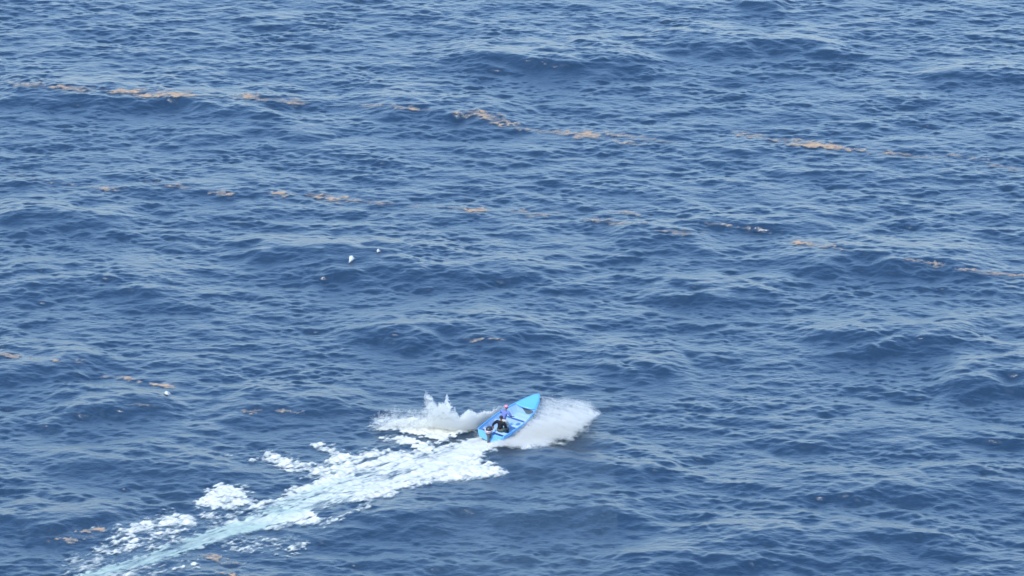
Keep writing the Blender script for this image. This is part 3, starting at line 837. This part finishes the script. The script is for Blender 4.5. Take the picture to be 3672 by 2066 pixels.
def person(name, local, yaw, P, mats, lab, head_mat, hat):
    """P: joint positions in the person's own frame (x forward, y left, z up), origin on what carries them"""
    o = place(name, local, yaw, lab, 'person', 'people in the blue boat')
    pel, sp, ch, nk = P['pelvis'], P['spine'], P['chest'], P['neck']
    hd = Vector(P['head']); hf = Vector(P['face']).normalized()
    chains = [[(*pel, .10), (*sp, .10), (*ch, .10), (*nk, .052), (*(hd + Vector((0, 0, -.06)) + hf * .02), .072), (*hd, .088), (*(hd + Vector((0, 0, .055)) - hf * .01), .078)]]
    lat = hf.cross(Vector((0, 0, 1))).normalized()
    nose0 = hd + hf * .085 - Vector((0, 0, .015))
    chains.append([(*hd, .088), (*(hd + hf * .075), .03), (*nose0, .016), (*(nose0 + hf * .016 - Vector((0, 0, .012))), .012)])
    for s in (1, -1): chains.append([(*hd, .088), (*(hd + lat * s * .08), .022), (*(hd + lat * s * .096 + Vector((0, 0, .01))), .016)])
    shirt = [[(*pel, .155), (*sp, .15), (*ch, .165), (*(Vector(ch).lerp(Vector(nk), .55)), .125), (*(Vector(ch).lerp(Vector(nk), .95)), .08)]]
    trs = [[(*(Vector(sp).lerp(Vector(pel), .6)), .145), (*pel, .158)]]
    for sd in 'LR':
        sh, el, wr = P['sh' + sd], P['el' + sd], P['wr' + sd]
        hp_, kn, an, to = P['hip' + sd], P['kn' + sd], P['an' + sd], P['toe' + sd]
        chains.append([(*ch, .10), (*sh, .050), (*el, .042), (*wr, .028)])
        d = Vector(wr) - Vector(el)
        hc = hand(wr, d, P.get('up' + sd, (0, 0, 1)), side=1 if sd == 'L' else -1)
        chains += hc
        chains.append([(*pel, .10), (*hp_, .078), (*kn, .058), (*an, .040), (*to, .034)])
        sl_ = P.get('sleeve', 1.0)
        shirt.append([(*ch, .165), (*Vector(ch).lerp(Vector(sh), .6), .115), (*sh, .095), (*el, .068)] + ([(*Vector(el).lerp(Vector(wr), .85), .045)] if sl_ > .9 else []))
        tl = P.get('leg', 1.0)
        trs.append([(*pel, .158), (*Vector(pel).lerp(Vector(hp_), .6), .135), (*hp_, .125), (*kn, .088)] + ([(*Vector(kn).lerp(Vector(an), .9), .062)] if tl > .9 else []))
    skin_obj('body', chains, m_skin, o)
    skin_obj('shirt', shirt, mats[0], o)
    skin_obj('trousers' if P.get('leg', 1) > .9 else 'shorts', trs, mats[1], o)
    # hair or cap: a shell over the cranium
    bm = bmesh.new(); bmesh.ops.create_uvsphere(bm, u_segments=20, v_segments=12, radius=1)
    hc_ = hd + Vector((0, 0, .045)) - hf * .018
    for v in bm.verts:
        low = -.35 if not hat else -.05
        if v.co.z < low: v.co.z = low
        q = v.co
        if hat and q.dot(hf) > .55 and q.z < .35:      # brim
            v.co = Vector((q.x, q.y, 0)) * 1.0 + hf * .55 + Vector((0, 0, .02))
        v.co = Vector((v.co.x * .100, v.co.y * .100, v.co.z * .090)) + hc_
    bm_obj('cap' if hat else 'hair', bm, head_mat, o, sm=True)
    for s in (1, -1):
        bm = bmesh.new()
        bmesh.ops.create_uvsphere(bm, u_segments=8, v_segments=6, radius=.012, matrix=Matrix.Translation(hd + hf * .082 + lat * s * .032 + Vector((0, 0, .012))))
        bm_obj('eye', bm, m_eye, o, sm=True)
    for sd in 'LR':
        bm = bmesh.new()
        an, to = Vector(P['an' + sd]), Vector(P['toe' + sd])
        f = (to - an); f.z = 0; f.normalize(); l_ = Vector((-f.y, f.x, 0))
        zb = min(an.z, to.z) - .035
        for (c0, w0) in ((an - f * .06, .04), ):
            q = [an - f * .07 + l_ * .035, an - f * .07 - l_ * .035, to + f * .05 - l_ * .045, to + f * .05 + l_ * .045]
            lo = [bm.verts.new((p.x, p.y, zb - .012)) for p in q]; hi = [bm.verts.new((p.x, p.y, zb + .006)) for p in q]
            bm.faces.new(lo[::-1]); bm.faces.new(hi)
            for i in range(4): bm.faces.new((lo[i], lo[(i + 1) % 4], hi[(i + 1) % 4], hi[i]))
        bm_obj('sandal', bm, m_black, o, bev=.004)
    return o

STEER = dict(pelvis=(0, 0, .10), spine=(.02, 0, .27), chest=(.06, 0, .46), neck=(.085, 0, .60), head=(.10, 0, .72), face=(1, -.1, -.12),
    shL=(.05, .19, .52), elL=(-.10, .34, .34), wrL=(-.26, .26, .24), upL=(0, .3, 1),
    shR=(.05, -.19, .52), elR=(.14, -.27, .27), wrR=(.34, -.20, .17), upR=(0, 0, 1),
    hipL=(.05, .11, .07), knL=(.46, .17, .10), anL=(.52, .17, -.20), toeL=(.64, .18, -.23),
    hipR=(.05, -.11, .07), knR=(.46, -.20, .10), anR=(.50, -.22, -.20), toeR=(.62, -.23, -.23), sleeve=1.0, leg=1.0)
STAND = dict(pelvis=(-.04, 0, .66), spine=(.02, 0, .82), chest=(.10, 0, 1.02), neck=(.15, 0, 1.15), head=(.19, 0, 1.27), face=(1, .1, -.1),
    shL=(.10, .20, 1.07), elL=(.22, .32, .86), wrL=(.44, .24, .80), upL=(0, 0, 1),
    shR=(.10, -.20, 1.07), elR=(.16, -.34, .86), wrR=(.40, -.30, .78), upR=(0, 0, 1),
    hipL=(-.03, .10, .62), knL=(.20, .16, .40), anL=(.0, .17, .08), toeL=(.14, .18, .045),
    hipR=(-.03, -.10, .62), knR=(.20, -.16, .40), anR=(.0, -.18, .08), toeR=(.14, -.2, .045), sleeve=.5, leg=1.0)
person('person', (.54, STEER_Y, .45), 0.0, STEER, (m_blk, m_olv), 'person in black top and olive trousers seated in the stern holding the tiller', m_hair, False)
person('person', (STAND_X, STAND_Y, .195), 0.0, STAND, (m_vio, m_crm), 'person in violet blue shirt, cream trousers and pink cap crouching in front', m_cap, True)

if DEBUG:
    def pr(n, p):
        q = BM @ Vector(p); a_, b_ = to_px(q.x, q.y, q.z); print('PX', n, round(float(a_)), round(float(b_)))
    pr('sternL 1707,1543', (0, .84, .52)); pr('sternR 1814,1557', (0, -.84, .52)); pr('bow 1932,1415', (5.54, 0, .96))
    pr('midL 1799,1476', (2.6, itp(G_B, 2.6), .6)); pr('midR', (2.6, -itp(G_B, 2.6), .6)); pr('R4.1', (4.1, -.62, .73)); pr('L4.1', (4.1, .62, .73))
    pr('deckaft L 1854,1454', (DECK_X+.2, itp(G_B, DECK_X), itp(G_Z, DECK_X))); pr('deckaft R 1912,1461', (DECK_X+.2, -itp(G_B, DECK_X), itp(G_Z, DECK_X)))
    pr('cowl 1755,1550', (-.18, MY, .76)); pr('steer pelvis 1803,1545', (.62, STEER_Y, .52)); pr('steer head 1795,1488', (.72, STEER_Y, 1.14))
    pr('stand head 1819,1458', (STAND_X + .19, STAND_Y, 1.46)); pr('stand pelvis 1818,1512', (STAND_X - .04, STAND_Y, .85))
